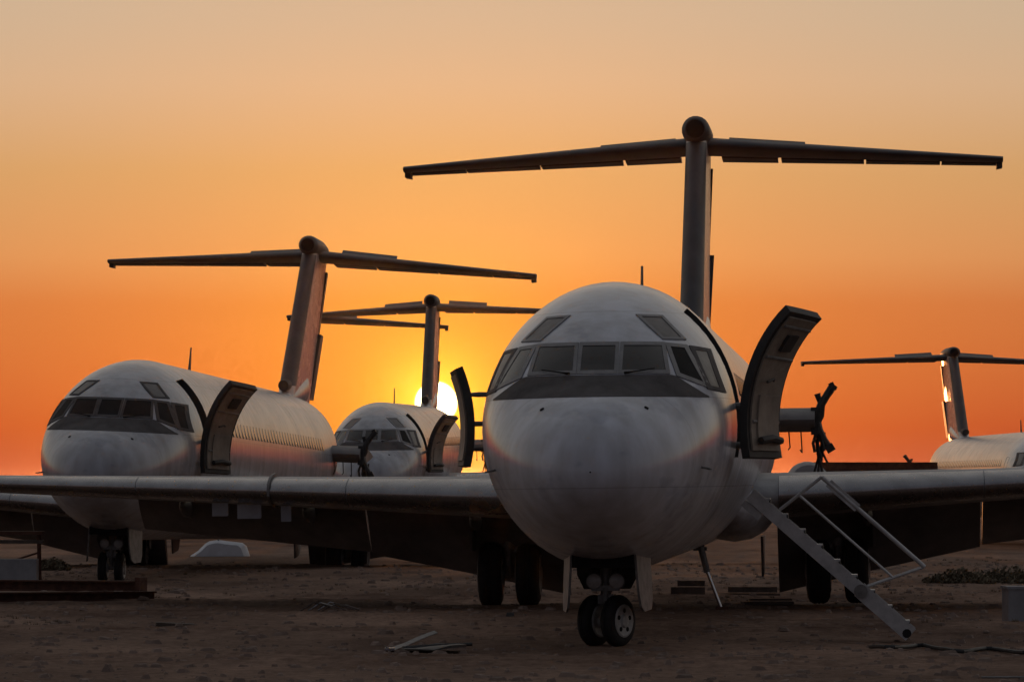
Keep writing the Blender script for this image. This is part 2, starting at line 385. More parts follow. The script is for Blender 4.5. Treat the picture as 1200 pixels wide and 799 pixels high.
def inflate(quad, d):
    c = Vector((sum(q[0] for q in quad) / 4, sum(q[1] for q in quad) / 4)); n = len(quad); res = []
    for i in range(n):
        p = Vector(quad[i]); a = (Vector(quad[i - 1]) - p).normalized(); b_ = (Vector(quad[(i + 1) % n]) - p).normalized()
        bis = (a + b_); bis.normalize(); sn = abs(a.x * b_.y - a.y * b_.x); half = math.asin(min(1, max(.2, math.sqrt(max(0, (1 - a.dot(b_)) / 2)))))
        res.append(tuple(p - bis * (d / max(.35, math.sin(half)))))
    return res
def nose_ring(mb, quad, d, lift):
    outer = inflate(quad, d); inn = inflate(quad, -.006)
    for i in range(4):
        k = (i + 1) % 4
        nose_patch(mb, [outer[i], outer[k], inn[k], inn[i]], lift, .03, 6, 1)

DOOR = (5.0, 5.97, 36, 103); SDOOR = (5.15, 5.85, 254, 295)
def build_fuselage(mb):
    ss = [.0, .015, .05, .1, .17, .26, .38, .52, .68, .86, 1.06, 1.28, 1.5, 1.72, 1.94, 2.16, 2.4, 2.7, 3.0, 3.4, 3.8, 4.2, 4.6, 5.0, 5.15, 5.5, 5.85, 5.97, 6.2, 6.8] + list(np.arange(8, 30, 2.)) + [30, 31, 32, 33, 34, 35, 36, 37, 38, 39, 40, 40.7, 41.3]
    phs = sorted(set(list(range(0, 360, 5)) + [36, 103, 254, 295])); n = len(phs)
    vs = [surf(max(s, 1e-4), R(p)) for s in ss for p in phs]; fs = []
    for i in range(len(ss) - 1):
        for k in range(n):
            p0 = phs[k]; p1 = phs[(k + 1) % n] or 360; sm = (ss[i] + ss[i + 1]) / 2; pm = (p0 + p1) / 2
            if any(D[0] < sm < D[1] and D[2] < pm < D[3] for D in (DOOR, SDOOR)): continue
            k2 = (k + 1) % n; fs.append((i * n + k, i * n + k2, (i + 1) * n + k2, (i + 1) * n + k))
    fs.append(tuple((len(ss) - 1) * n + k for k in range(n)))
    mb.add(vs, fs)
def door_jamb(mb, D):
    """the thickness of the skin round a door opening"""
    a0, a1, p0, p1 = D; loop = []
    for k in range(13): loop.append((a0, p0 + (p1 - p0) * k / 12))
    for k in range(13): loop.append((a1, p1 - (p1 - p0) * k / 12))
    o, i_, e_ = [], [], []
    for s, p in loop:
        q = surf(s, R(p)); nn = snorm(s, R(p)); o.append(q + nn * .004); i_.append(q - nn * .16)
    mb.loft([o, i_], cap=False)
    mid = [(p - Vector((0, (a0 + a1) / 2, fc(5.4)))) for p in i_]
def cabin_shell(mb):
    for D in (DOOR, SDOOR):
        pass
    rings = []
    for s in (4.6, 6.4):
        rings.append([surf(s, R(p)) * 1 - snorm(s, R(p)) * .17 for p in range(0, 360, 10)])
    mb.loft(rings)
def door_slab(mb, D, t, lift=0.0, inset=0.0, hinge=None):
    a0, a1, p0, p1 = D; a0 += inset; a1 -= inset; dp = math.degrees(inset / 1.7); p0 += dp; p1 -= dp
    fr, bk = [], []
    for i in range(15):
        r1, r2 = [], []
        for j in range(5):
            s = a0 + (a1 - a0) * j / 4; ph = R(p0 + (p1 - p0) * i / 14)
            q = surf(s, ph); nn = snorm(s, ph); r1.append(q + nn * lift - hinge); r2.append(q + nn * (lift - t) - hinge)
        fr.append(r1); bk.append(r2)
    mb.slab(fr, bk)

# aerofoil: returns closed loop of (chord fraction, thickness fraction)
def foil(a0=0.0, a1=1.0, n=14, tc=.12):
    def yt(x): return 5 * tc * (.2969 * math.sqrt(x) - .126 * x - .3516 * x * x + .2843 * x ** 3 - .1036 * x ** 4)
    xs_ = [a0 + (a1 - a0) * (1 - math.cos(math.pi * .5 * k / n)) if a0 == 0 else a0 + (a1 - a0) * k / n for k in range(n + 1)]
    up = [(x, yt(x) + .0004) for x in xs_]; lowr = [(x, -yt(x) * .92 - .0004) for x in xs_]
    return up[::-1] + lowr[1:] if a0 == 0 else up[::-1] + lowr
def wing_sec(x, side):
    """leading edge point, chord, thickness ratio of the wing at span station x"""
    if x < 5.2: t = (x - 1.2) / 4.0; le = 19.7 + 2.1 * t; ch = 6.5 - 1.75 * t
    else: t = (x - 5.2) / 11.2; le = 21.8 + 5.75 * t; ch = 4.75 - 3.35 * t
    z = 1.83 + (x - 1.67) * math.tan(R(2.1))
    return Vector((side * x, le, z)), ch, .125 - .02 * x / 16.4
def wing_loop(x, side, a0, a1, off=0.0):
    p, ch, tc = wing_sec(x, side); inc = R(.8)
    res = []
    for c_, h_ in foil(a0, a1, 14, tc):
        y = c_ * ch; z = h_ * ch + (off if h_ > 0 else -off)
        if off and a0 == 0: y -= off * (1 - min(1, c_ * 12))
        res.append(p + Vector((0, y * math.cos(inc) + z * math.sin(inc), -y * math.sin(inc) * .6 + z)))
    return res
def flap_mesh(mb, x0, x1, side, ang, drop, cf=.31):
    rings = []
    for k in range(3):
        x = x0 + (x1 - x0) * k / 2; p, ch, tc = wing_sec(x, side)
        hinge = p + Vector((0, ch * .77, -ch * .055 - drop)); c2 = ch * cf * (1 - (.22 if x1 < 5.5 else .05) * k / 2); ring = []
        for c_, h_ in foil(0, 1, 9, .13):
            y = c_ * c2; z = h_ * c2; a = R(-ang)
            ring.append(hinge + Vector((0, y * math.cos(a) - z * math.sin(a), y * math.sin(a) + z * math.cos(a))))
        rings.append(ring)
    mb.loft(rings)

def wheel(mbt, mbh, c, ax, r, w):
    c = Vector(c); ax = Vector(ax).normalized()
    mbt.lathe(c - ax * (w / 2), ax, [(.0, r * .62), (w * .02, r * .8), (w * .12, r * .93), (w * .28, r * .99), (w * .4, r * .995), (w * .41, r * .975), (w * .45, r * .975), (w * .46, r), (w * .54, r), (w * .55, r * .975), (w * .59, r * .975), (w * .6, r * .995), (w * .72, r * .99), (w * .88, r * .93), (w * .98, r * .8), (w, r * .62)], 32)
    for sg in (-1, 1):
        q = c + ax * (sg * w * .5)
        mbh.lathe(q, ax * sg, [(-.02, r * .64), (.006, r * .64), (.014, r * .57), (.004, r * .52), (.004, r * .27), (.03, r * .22), (.036, r * .1)], 24)

PANES = [  # corners (x, z) top-left, top-right, bottom-right, bottom-left
    ('centre', [(-.21, 3.79), (.21, 3.79), (.215, 3.455), (-.215, 3.455)], 'glass'),
    ('front', [(.30, 3.79), (.77, 3.79), (.84, 3.455), (.30, 3.455)], 'glass'),
    ('quarter', [(.86, 3.78), (1.04, 3.765), (1.29, 3.31), (1.0, 3.42)], 'black'),
    ('side', [(1.15, 3.75), (1.30, 3.735), (1.475, 3.25), (1.36, 3.27)], 'brow'),
    ('eyebrow', [(.47, 4.18), (.73, 4.175), (1.0, 3.895), (.78, 3.89)], 'brow')]

def airliner(label, loc, yaw, roll=0.0, pitch=0.0, stairs=False, no_left_tail=False, cut_wing=None, no_gear=False, paintm='white', steer=0.0, pdoor=204, sdoor=190, dark=False, sopen=False, rudder=-1):
    root = bpy.data.objects.new('parked_airliner', None); col.objects.link(root)
    root.location = loc; root.rotation_euler = (R(pitch), R(roll), -R(yaw)); root.empty_display_size = 1
    tag(root, label, 'airplane', 'stored T-tail airliners')
    P = lambda key, name, fn, mat, parent=root, smooth=True, angle=38: part(key, name, parent, fn, mat, smooth, angle)
    fus = P('fus' + paintm, 'fuselage', build_fuselage, paintm, angle=60)
    P('jamb', 'door_jamb', lambda mb: door_jamb(mb, DOOR), 'rim', fus)
    P('jamb2', 'door_jamb', lambda mb: door_jamb(mb, SDOOR), 'rim', fus)
    P('shell', 'cabin_interior', cabin_shell, 'black', fus)
    # cockpit glazing
    for sg in (1, -1):
        for nm, quad, mt in PANES:
            if nm == 'centre' and sg < 0: continue
            q = [(x * sg, z) for x, z in quad]
            if nm == 'quarter' and sg < 0: mt = 'glass'
            if dark and nm != 'eyebrow': mt = 'black'
            w = P(f'pane{nm}{sg}{mt}', 'eyebrow_window' if nm == 'eyebrow' else 'windshield_pane', lambda mb: nose_patch(mb, q, .005), mt, fus)
            if nm != 'eyebrow' or True:
                P(f'pfr{nm}{sg}{dark}', 'window_frame', lambda mb: nose_ring(mb, q, .04 if nm != 'eyebrow' else .022, .012), 'frame' if nm != 'side' and not dark else 'glare', fus)
    def glare(mb):
        fr, bk = [], []
        for i in range(9):
            r1, r2 = [], []
            for j in range(49):
                x = -1.36 + 2.72 * j / 48; zt = 3.135 + (3.405 - 3.135) * min(1, max(0.02, (1.36 - abs(x)) / .42)); zb = 3.125
                z = zb + (zt - zb) * i / 8
                if abs(x) > 1.3: z = max(z, 3.125)
                p, n = onnose(x, z); r1.append(p + n * .004); r2.append(p - n * .02)
            fr.append(r1); bk.append(r2)
        mb.slab(fr, bk)
    P('glare', 'antiglare_panel', glare, 'glare', fus)
    for sg in (-1, 1):
        def wiper(mb):
            pts = []
            for k in range(6):
                p_, n_ = onnose(sg * (.34 + .07 * k), 3.40 + .012 * k); pts.append(p_ + n_ * .035)
            mb.tube(pts, [.02, .013, .01, .009, .009, .008], 6)
        P(f'wiper{sg}', 'wiper', wiper, 'black', fus)
    # small sensor ports and pitot probes on the nose
    for sg in (-1, 1):
        def port(mb):
            p, n = onnose(.64 * sg, 2.98); mb.lathe(p - n * .01, n, [(0, .03), (.02, .03), (.022, .022)], 12)
        P(f'port{sg}', 'sensor_port', port, 'black', fus)
        def pitot(mb):
            p, n = onnose(1.28 * sg, 2.25); mb.tube([p, p + n * .1, p + n * .13 + Vector((0, -.18, 0))], [.015, .014, .008], 8)
        P(f'pitot{sg}', 'pitot_probe', pitot, 'gear', fus)
    # cabin windows, both sides
    def cwin(mb):
        ring = [(math.cos(a) * .115 * (1 if abs(math.cos(a)) < .8 else 1), math.sin(a) * .165) for a in [2 * math.pi * k / 14 for k in range(14)]]
        mb.loft([[(-.012, y, z) for y, z in ring], [(.006, y, z) for y, z in ring], [(.007, y * .8, z * .8) for y, z in ring]])
    for sg, ph in ((1, 73.5), (-1, 286.5)):
        for k in range(38):
            s = 7.1 + k * .61
            if 18.2 < s < 18.5: continue
            o = P('cwin', 'cabin_window', cwin, 'cglass', fus)
            p = surf(s, R(ph)); o.location = p; tl = R(16.5)
            o.rotation_euler = (0, -tl, 0) if sg > 0 else (0, tl, math.pi) if False else (0, -tl, 0) if sg > 0 else (0, math.pi + tl, 0)
    # aerials
    P('ant', 'blade_antenna', lambda mb: mb.loft([[(-.03, 14.6, 4.6), (0, 14.4, 4.6), (.03, 14.6, 4.6), (0, 15.0, 4.6)], [(-.018, 14.9, 5.3), (0, 14.84, 5.3), (.018, 14.9, 5.3), (0, 15.02, 5.3)]]), 'rim', fus)
    P('ant2', 'blade_antenna', lambda mb: mb.loft([[(-.02, 9.0, 1.02), (0, 8.85, 1.02), (.02, 9.0, 1.02), (0, 9.3, 1.02)], [(-.012, 9.2, .7), (0, 9.15, .7), (.012, 9.2, .7), (0, 9.34, .7)]]), 'rim', fus)
    # doors, folded forward on their hinges
    h = surf(5.0, R(80)); h0 = Vector((h.x, h.y, 0))
    d = P('pdoor', 'passenger_door', lambda mb: door_slab(mb, DOOR, .11, .004, .012, h0), 'rim')
    d.location = h0 + Vector((.5, -.02, -.04)); d.rotation_euler = (0, 0, -R(pdoor))
    P('plin', 'door_lining', lambda mb: door_slab(mb, DOOR, .025, -.108, .09, h0), 'lining', d)
    P('plin2', 'door_lining', lambda mb: door_slab(mb, (5.12, 5.75, 76, 98), .03, -.13, .02, h0), 'lining', d)
    def phandle(mb):
        q = surf(5.45, R(70)) - snorm(5.45, R(70)) * .16 - h0; mb.tube([q, q + Vector((-.05, .1, .02)), q + Vector((-.05, .3, -.02))], .018, 8)
    for k_, ph in enumerate((44, 60, 88)):
        def rib(mb):
            mb.tube([surf(s_, R(ph)) - snorm(s_, R(ph)) * .135 - h0 for s_ in (5.1, 5.3, 5.5, 5.7, 5.85)], .022, 6)
        P(f'prib{k_}', 'door_rib', rib, 'gear', d)
    P('phan', 'door_handle', phandle, 'rim', d)
    def slide_box(mb):
        q = surf(5.45, R(96)) - snorm(5.45, R(96)) * .19 - h0; mb.tube([q + Vector((0, -.3, 0)), q + Vector((-.03, 0, .03)), q + Vector((0, .3, 0))], .05, 8)
    P('pslide', 'girt_bar', slide_box, 'rim', d)
    P('pview', 'view_port', lambda mb: mb.box(surf(5.45, R(52)) - snorm(5.45, R(52)) * .14 - h0, (.06, .3, .24), Matrix.Rotation(R(-35), 3, 'Y')), 'rim', d, False)
    for ph in (82, 98):
        def parm(mb):
            a = surf(4.99, R(ph)); mb.tube([a + Vector((-.05, .03, 0)), a + Vector((.16, .0, 0)), a + Vector((.44, -.05, 0))], [.04, .05, .03], 8)
        P(f'parm{ph}', 'door_hinge', parm, 'gear', fus)
    h2 = surf(5.15, R(280)); h1 = Vector((h2.x, h2.y, 0))
    if sopen:
        d2 = P('sdoor', 'service_door', lambda mb: door_slab(mb, SDOOR, .10, .004, .01, h1), 'rim')
        d2.location = h1 + Vector((-.26, -.02, 0)); d2.rotation_euler = (0, 0, R(sdoor))
        P('slin', 'door_lining', lambda mb: door_slab(mb, SDOOR, .02, -.098, .07, h1), 'lining', d2)
        for ph in (262, 272, 284):
            def sarm(mb):
                a = surf(5.14, R(ph)); mb.tube([a + Vector((.05, .03, 0)), a + Vector((-.12, 0, 0)), a + Vector((-.26, -.04, 0))], [.03, .035, .025], 8)
            P(f'sarm{ph}', 'door_hinge', sarm, 'gear', fus)
    else: P('sdc' + paintm, 'service_door', lambda mb: door_slab(mb, SDOOR, .05, -.003, .008, Vector((0, 0, 0))), paintm)
    # wings
    for sg in (-1, 1):
        tip = 16.4
        if cut_wing: tip = cut_wing
        st = [1.2, 1.67, 2.6, 3.9, 5.2, 8, 11, min(14, tip - .5), tip]
        st = [x for x in st if x <= tip]
        kw = f'{sg}{tip}'
        w = P('wing' + kw, 'wing', lambda mb: mb.loft([wing_loop(x, sg, 0, .76 if x < 9.6 else .80) for x in st]), 'wing', angle=50)
        if dark and sg < 0: w.location.z = -.32
        segs = [(1.9, 5.185), (5.205, 8.92), (8.94, 12.6), (12.62, 16.2)]
        for a_, b_ in segs:
            if b_ > tip: continue
            P(f'slat{sg}{a_}', 'slat', lambda mb: mb.loft([wing_loop(a_ + (b_ - a_) * k / 2, sg, 0, .115, .009) for k in range(3)]), 'alu', w, angle=50)
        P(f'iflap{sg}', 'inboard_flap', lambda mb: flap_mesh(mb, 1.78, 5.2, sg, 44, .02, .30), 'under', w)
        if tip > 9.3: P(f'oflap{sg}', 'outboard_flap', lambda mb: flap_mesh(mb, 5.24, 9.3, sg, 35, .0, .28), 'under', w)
        if tip > 16: P(f'ail{sg}', 'aileron', lambda mb: mb.loft([wing_loop(x, sg, .802, 1.0) for x in (9.9, 13, 16.2)]), 'wing', w)
        for x in (3.3, 6.2, 8.4):
            if x > tip: continue
            def hingef(mb):
                p, ch, tc = wing_sec(x, sg); q = p + Vector((0, ch * .52, -ch * .055)); rings = []
                for t, rr in ((0, .02), (.12, .09), (.35, .14), (.6, .13), (.8, .1), (1, .02)):
                    c = q + Vector((0, t * ch * .42, -.10 - .28 * max(0, t - .5)))
                    rings.append([c + Vector((math.cos(a) * rr * .6, 0, math.sin(a) * rr * 1.3)) for a in [2 * math.pi * k / 10 for k in range(10)]])
                mb.loft(rings)
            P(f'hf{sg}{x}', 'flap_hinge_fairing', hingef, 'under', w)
        def fence(mb):
            p, ch, tc = wing_sec(6.55, sg); o_, i_ = [], []
            lo = foil(0, .3, 10, tc)
            for c_, h_ in lo:
                dirv = Vector((0, -.03 if c_ < .02 else -.015, .05 if h_ > 0 else -.04)); base = p + Vector((0, c_ * ch, h_ * ch))
                i_.append(base); o_.append(base + dirv)
            mb.slab([[v + Vector((-.02, 0, 0)) for v in o_], [v + Vector((-.02, 0, 0)) for v in i_]], [[v + Vector((.02, 0, 0)) for v in o_], [v + Vector((.02, 0, 0)) for v in i_]])
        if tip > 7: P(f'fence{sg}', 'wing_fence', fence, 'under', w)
        if cut_wing is None:
            for x, wd, hh in ((6.33, .17, .26), (6.98, .40, .24), (7.5, .27, .22)):
                def plate(mb):
                    p, ch, tc = wing_sec(x, sg); q = p + Vector((0, ch * .17, -ch * tc * .5 - hh * .42))
                    mb.loft([[q + Vector((a * wd / 2, t, c * hh / 2)) for a, c in ((-1, -1), (-.9, -1.0), (.9, -1), (1, -.9), (1, 1), (-1, 1))] for t in (-.015, .015)])
                P(f'plate{sg}{x}', 'access_panel', plate, 'white2', w, False)
        # wing root fillet
        def fillet(mb):
            rings = []
            for t in range(9):
                y = 18.9 + t * .95; f = math.sin(math.pi * min(1, max(0, t / 8))) ** .6
                cx = 1.12 * sg; rings.append([Vector((cx + sg * math.cos(a) * (.1 + .62 * f), y, 1.68 + math.sin(a) * (.1 + .5 * f))) for a in [2 * math.pi * k / 16 for k in range(16)]])
            mb.loft(rings)
        P(f'fillet{sg}{paintm}', 'wing_root_fairing', fillet, paintm, fus)
    # fin, rudder, bullet, tailplane
    def fin_half(c_, z):
        hw = .225 - .006 * (z - 4.3)
        if c_ < .1: return hw * math.sqrt(max(0, 1 - ((.1 - c_) / .1) ** 2))
        return hw if c_ < .70 else hw + (.018 - hw) * (c_ - .70) / .30
    def fin_loop(z, a0, a1):
        t = (z - 4.3) / 4.75; le = 34.3 + 5.5 * t; ch = 6.7 - 2.0 * t
        cs = ([.1 * (k / 8) ** 2 for k in range(9)] + [.3, .5, .7, .72] if a0 == 0 else [a0, .8, .9, a1])
        return [Vector((fin_half(c_, z), le + c_ * ch, z)) for c_ in cs[::-1]] + [Vector((-fin_half(c_, z), le + c_ * ch, z)) for c_ in (cs[1:] if a0 == 0 else cs)]
    fin = P('fin', 'vertical_fin', lambda mb: mb.loft([fin_loop(z, 0, .72) for z in (4.3, 5.2, 6.5, 7.8, 8.88)]), 'fin', angle=50)
    def finle(z, off):
        t = (z - 4.3) / 4.75; le = 34.3 + 5.5 * t; ch = 6.7 - 2.0 * t; cs = [.092 * (k / 9) ** 2 for k in range(10)]
        return [Vector((fin_half(c_, z) + off, le + c_ * ch - off, z)) for c_ in cs[::-1]] + [Vector((-fin_half(c_, z) - off, le + c_ * ch - off, z)) for c_ in cs[1:]]
    P('finle', 'leading_edge_strip', lambda mb: mb.loft([finle(z, .006) for z in (5.0, 7, 8.76)]), 'tail', fin)
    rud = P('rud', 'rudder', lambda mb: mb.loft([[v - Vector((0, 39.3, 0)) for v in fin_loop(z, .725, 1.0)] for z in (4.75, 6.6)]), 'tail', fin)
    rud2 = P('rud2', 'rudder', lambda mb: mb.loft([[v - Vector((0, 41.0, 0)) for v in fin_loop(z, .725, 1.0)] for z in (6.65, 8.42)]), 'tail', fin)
    rud.location = (0, 39.3, 0); rud.rotation_euler = (0, 0, R(3) * rudder); rud2.location = (0, 41.0, 0); rud2.rotation_euler = (0, 0, R(2) * rudder)
    def filletf(mb):
        rings = []
        for t in range(8):
            y = 33.3 + t * .75; rr = (.06 + .24 * math.sin(min(1, t / 5) * math.pi / 2)); zt = 4.55 + .08 * t
            rings.append([Vector((math.cos(a) * rr, y, zt - .12 + math.sin(a) * (.14 + .05 * t))) for a in [2 * math.pi * k / 12 for k in range(12)]])
        mb.loft(rings)
    P('dorsal' + paintm, 'dorsal_fillet', filletf, paintm, fin)
    P('inlet', 'dorsal_air_inlet', lambda mb: mb.lathe((0, 34.55, 4.98), (0, 1, .05), [(0, .12), (-.02, .14), (.3, .17), (.9, .15), (1.4, .05)], 14), 'rim', fin)
    def bullet(mb):
        mb.lathe((0, 39.35, 9.01), (0, 1, 0), [(.0, .20), (.12, .26), (.4, .28), (2.5, .28), (3.8, .22), (4.9, .1), (5.3, .02)], 20)
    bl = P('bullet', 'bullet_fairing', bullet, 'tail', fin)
    P('bcap', 'bullet_nose', lambda mb: mb.lathe((0, 39.36, 9.01), (0, -1, 0), [(-.02, .195), (.03, .17), (.06, .1), (.07, .01)], 18), 'black', fin)
    for sg in (-1, 1):
        if no_left_tail and sg < 0: continue
        def tl_sec(x):
            t = x / 6.12; return Vector((sg * x, 40.4 + 2.75 * t, 8.79 - x * math.tan(R(2.2)))), 3.35 - 2.15 * t
        def tl_loop(x, a0, a1):
            p, ch = tl_sec(x); return [p + Vector((0, c_ * ch, h_ * ch)) for c_, h_ in foil(a0, a1, 12, .105)]
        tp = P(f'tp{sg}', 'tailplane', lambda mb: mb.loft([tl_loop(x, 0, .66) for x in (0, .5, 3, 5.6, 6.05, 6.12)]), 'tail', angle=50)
        for a_, b_ in ((.42, 1.55), (1.62, 3.3), (3.34, 4.85), (4.88, 6.02)):
            def elev(mb):
                rings = []
                for x in (a_, b_):
                    p, ch = tl_sec(x); ring = []
                    for c_, h_ in foil(.67, 1.0, 8, .105):
                        y = (c_ - .67) * ch; z = h_ * ch; a = R(-7); ring.append(p + Vector((0, .67 * ch + y * math.cos(a) - z * math.sin(a), y * math.sin(a) + z * math.cos(a) - .03)))
                    rings.append(ring)
                mb.loft(rings)
            P(f'el{sg}{a_}', 'elevator', elev, 'tail', tp)
        def tabm(mb):
            rings = []
            for x in (.55, 2.1):
                p, ch = tl_sec(x); q = p + Vector((0, ch * .72, .07)); L = ch * .3; a = R(16)
                rings.append([q, q + Vector((0, L * math.cos(a), L * math.sin(a) * 1.1)), q + Vector((0, L * math.cos(a), L * math.sin(a) * 1.1 - .03)), q + Vector((0, 0, -.05))])
            mb.loft(rings)
        P(f'tab{sg}', 'trim_tab', tabm, 'tail', tp, False)
        p6, c6 = tl_sec(6.05)
        P(f'horn{sg}', 'balance_horn', lambda mb: mb.loft([[p6 + Vector((sg * a * .06, .1 + t, c)) for a, c in ((-1, .02), (1, .02), (1, -.16), (-1, -.18))] for t in (.25, .75)]), 'tail', tp, False)
    # stripped engine pylons
    for sg in (-1, 1):
        def pyl(mb):
            rings = []
            for x in (1.1, 1.7, 2.35): rings.append([Vector((sg * x, 31.8 + c_ * 4.0 + (x - 1.1) * .2, 3.18 + h_ * 4.0 * 1.0)) for c_, h_ in foil(0, 1, 12, .115)])
            mb.loft(rings)
        py = P(f'pyl{sg}', 'engine_pylon', pyl, 'under')
        def yoke(mb):
            c = Vector((sg * 2.35, 32.5, 3.16))
            for pts in ([(0, 0), (.08, .12), (.12, .3), (.22, .46), (.36, .66)], [(0, -.04), (.06, -.2), (.16, -.36), (.3, -.56)]):
                mb.tube([c + Vector((sg * a, 0, b_)) for a, b_ in pts], [.12, .1, .075, .07, .08][:len(pts)], 8)
            mb.tube([c + Vector((sg * .1, .05, .32)), c + Vector((sg * .05, .05, .5))], [.04, .06], 8)
            mb.box(c + Vector((sg * .33, 0, .62)), (.1, .14, .16), Matrix.Rotation(R(-25 * sg), 3, 'Y'))
            mb.box(c + Vector((sg * .27, 0, -.5)), (.16, .14, .14), Matrix.Rotation(R(-30 * sg), 3, 'Y'))
            mb.box(c + Vector((sg * .0, .1, -.0)), (.14, .5, .5))
        P(f'yoke{sg}', 'engine_mount', yoke, 'stripped', py)
        def lines(mb):
            rs = random.Random(3 + sg)
            for k in range(9):
                a = Vector((sg * (2.3 + rs.random() * .28), 32.3 + rs.random() * .8, 3.0 - rs.random() * .2)); L = .25 + rs.random() * .55
                mb.tube([a, a + Vector((rs.uniform(-.06, .06), 0, -L * .5)), a + Vector((rs.uniform(-.1, .1), 0, -L))], .02 + rs.random() * .015, 6)
            for k in range(3):
                a = Vector((sg * (1.65 + k * .22), 32.6, 2.98)); mb.tube([a, a + Vector((.02, 0, -.2 - .1 * k % 3)), a + Vector((-.02, 0, -.34))], .014, 6)
        P(f'line{sg}', 'dangling_pipe', lines, 'stripped', py)
    if not no_gear:
        # nose gear
        ng = P('ng', 'nose_gear', lambda mb: (mb.tube([(0, 3.3, 1.2), (0, 3.3, .52)], .07, 12), mb.tube([(0, 3.3, .56), (0, 3.3, .33)], .045, 12), mb.tube([(0, 3.3, .95), (0, 4.1, 1.15)], .04, 8),
                                              mb.tube([(-.22, 3.3, 1.16), (.22, 3.3, 1.16)], .06, 10), mb.tube([(0, 3.22, .8), (0, 3.1, .58), (0, 3.22, .42)], .03, 8), mb.box((0, 3.22, .74), (.36, .12, .07)), mb.box((0, 3.28, .6), (.2, .2, .12))), 'gear')
        P('nwell', 'wheel_well', lambda mb: mb.box((0, 3.42, 1.16), (.78, 1.6, .3)), 'black', ng, False)
        P('nshade', 'gap_shade_panel', lambda mb: (mb.loft([[Vector((a * w_, y_, z_)) for a in (-1, 1)] + [Vector((a * w_, y_ + .03, z_)) for a in (1, -1)] for y_, z_, w_ in ((3.78, 1.1, .4), (3.74, .9, .39), (3.66, .72, .3))])), 'gear', ng, False)  # added panel behind the strut, stands in for the dark between the doors
        P('ndrag', 'drag_brace', lambda mb: mb.tube([(-.2, 3.6, 1.05), (-.1, 3.42, .8), (0, 3.34, .62)], .03, 8), 'gear', ng)
        P('ndrag2', 'drag_brace', lambda mb: mb.tube([(.2, 3.6, 1.05), (.1, 3.42, .8), (0, 3.34, .62)], .03, 8), 'gear', ng)
        for sg in (-1, 1):
            def ndoor(mb):
                prof = [(2.72, 1.22), (2.74, .95), (2.8, .66), (2.9, .5), (3.1, .44), (3.6, .46), (3.72, .6), (3.76, 1.2)]
                mb.loft([[Vector((sg * (.40 + (y_ - 2.72) * .13 + .05 * (1.2 - z_)) + t, y_, z_)) for y_, z_ in prof] for t in (-.015, .015)])
            P(f'nd{sg}', 'gear_door', ndoor, 'gear', ng, False)
            if sg > 0:
                for k in range(5):
                    a_ = R(72 * k + 20)
                    def hole(mb):
                        aw = Vector((math.cos(R(steer)), -math.sin(R(steer)), 0)); c_ = Vector((0, 3.3, .325)) + aw * (.175 + .09 + .006); b2 = aw.cross(Vector((0, 0, 1)))
                        mb.lathe(c_ + b2 * (math.cos(a_) * .13) + Vector((0, 0, math.sin(a_) * .13)), aw, [(-.02, .03), (.004, .03), (.005, .02)], 10)
                    P(f'hole{k}{steer}', 'hub_hole', hole, 'black', ng)
            def lamp(mb):
                mb.lathe((sg * .145, 3.16, .83), (0, -1, 0), [(-.12, .05), (-.02, .1), (.0, .105), (.01, .1)], 20)
            P(f'lamp{sg}', 'landing_light_housing', lamp, 'gear', ng)
            P(f'lens{sg}', 'landing_light', lambda mb: mb.lathe((sg * .145, 3.155, .83), (0, -1, 0), [(-.01, .094), (.012, .092), (.022, .06), (.025, .01)], 20), 'lens', ng)
        a = R(steer); ax = Vector((math.cos(a), -math.sin(a), 0))
        for sg in (-1, 1):
            t_, h_ = MB(), MB(); c = Vector((0, 3.3, .325)) + ax * (.175 * sg); wheel(t_, h_, c, ax, .33, .18)
            key = f'nw{sg}{steer}'
            if key not in CACHE: CACHE[key] = t_.mesh('tyre', 'rubber'); CACHE[key + 'h'] = h_.mesh('wheel_hub', 'hub')
            link('tyre', CACHE[key], ng); link('wheel_hub', CACHE[key + 'h'], ng)
        key = f'nax{steer}'
        P(key, 'axle', lambda mb: mb.tube([Vector((0, 3.3, .325)) - ax * .2, Vector((0, 3.3, .325)) + ax * .2], .04, 10), 'gear', ng)
        # main gear
        for sg in (-1, 1):
            X = 2.78 * sg
            mg = P(f'mg{sg}', 'main_gear', lambda mb: (mb.tube([(X, 25.4, 1.6), (X, 25.4, .55)], .1, 12), mb.tube([(X - .45, 25.4, .56), (X + .45, 25.4, .56)], .07, 10), mb.tube([(X, 25.4, .9), (X - sg * 1.1, 25.3, 1.5)], .06, 8), mb.tube([(X, 25.3, .95), (X, 25.1, .7), (X, 25.3, .5)], .04, 8)), 'gear')
            for k in (-1, 1):
                t_, h_ = MB(), MB(); wheel(t_, h_, (X + k * .32, 25.4, .54), (1, 0, 0), .555, .4)
                key = f'mw{sg}{k}'
                if key not in CACHE: CACHE[key] = t_.mesh('tyre', 'rubber'); CACHE[key + 'h'] = h_.mesh('wheel_hub', 'hub')
                link('tyre', CACHE[key], mg); link('wheel_hub', CACHE[key + 'h'], mg)
            P(f'md{sg}', 'gear_door', lambda mb: mb.loft([[Vector((X - sg * 1.25 + t, 24.3 + .1 * k, 1.15 - .17 * k)) for k in range(5)] + [Vector((X - sg * 1.25 + t, 26.3 - .15 * k, 1.15 - .15 * k)) for k in (4, 3, 2, 1, 0)] for t in (-.02, .02)]), 'under', mg, False)
            P(f'md2{sg}', 'gear_door', lambda mb: mb.loft([[Vector((X + sg * .62 + t, 24.6 + .1 * k, 1.75 - .2 * k)) for k in range(5)] + [Vector((X + sg * .62 + t, 26.0 - .1 * k, 1.75 - .2 * k)) for k in (4, 3, 2, 1, 0)] for t in (-.02, .02)]), 'under', mg, False)
    if stairs: airstair(root)
    return root

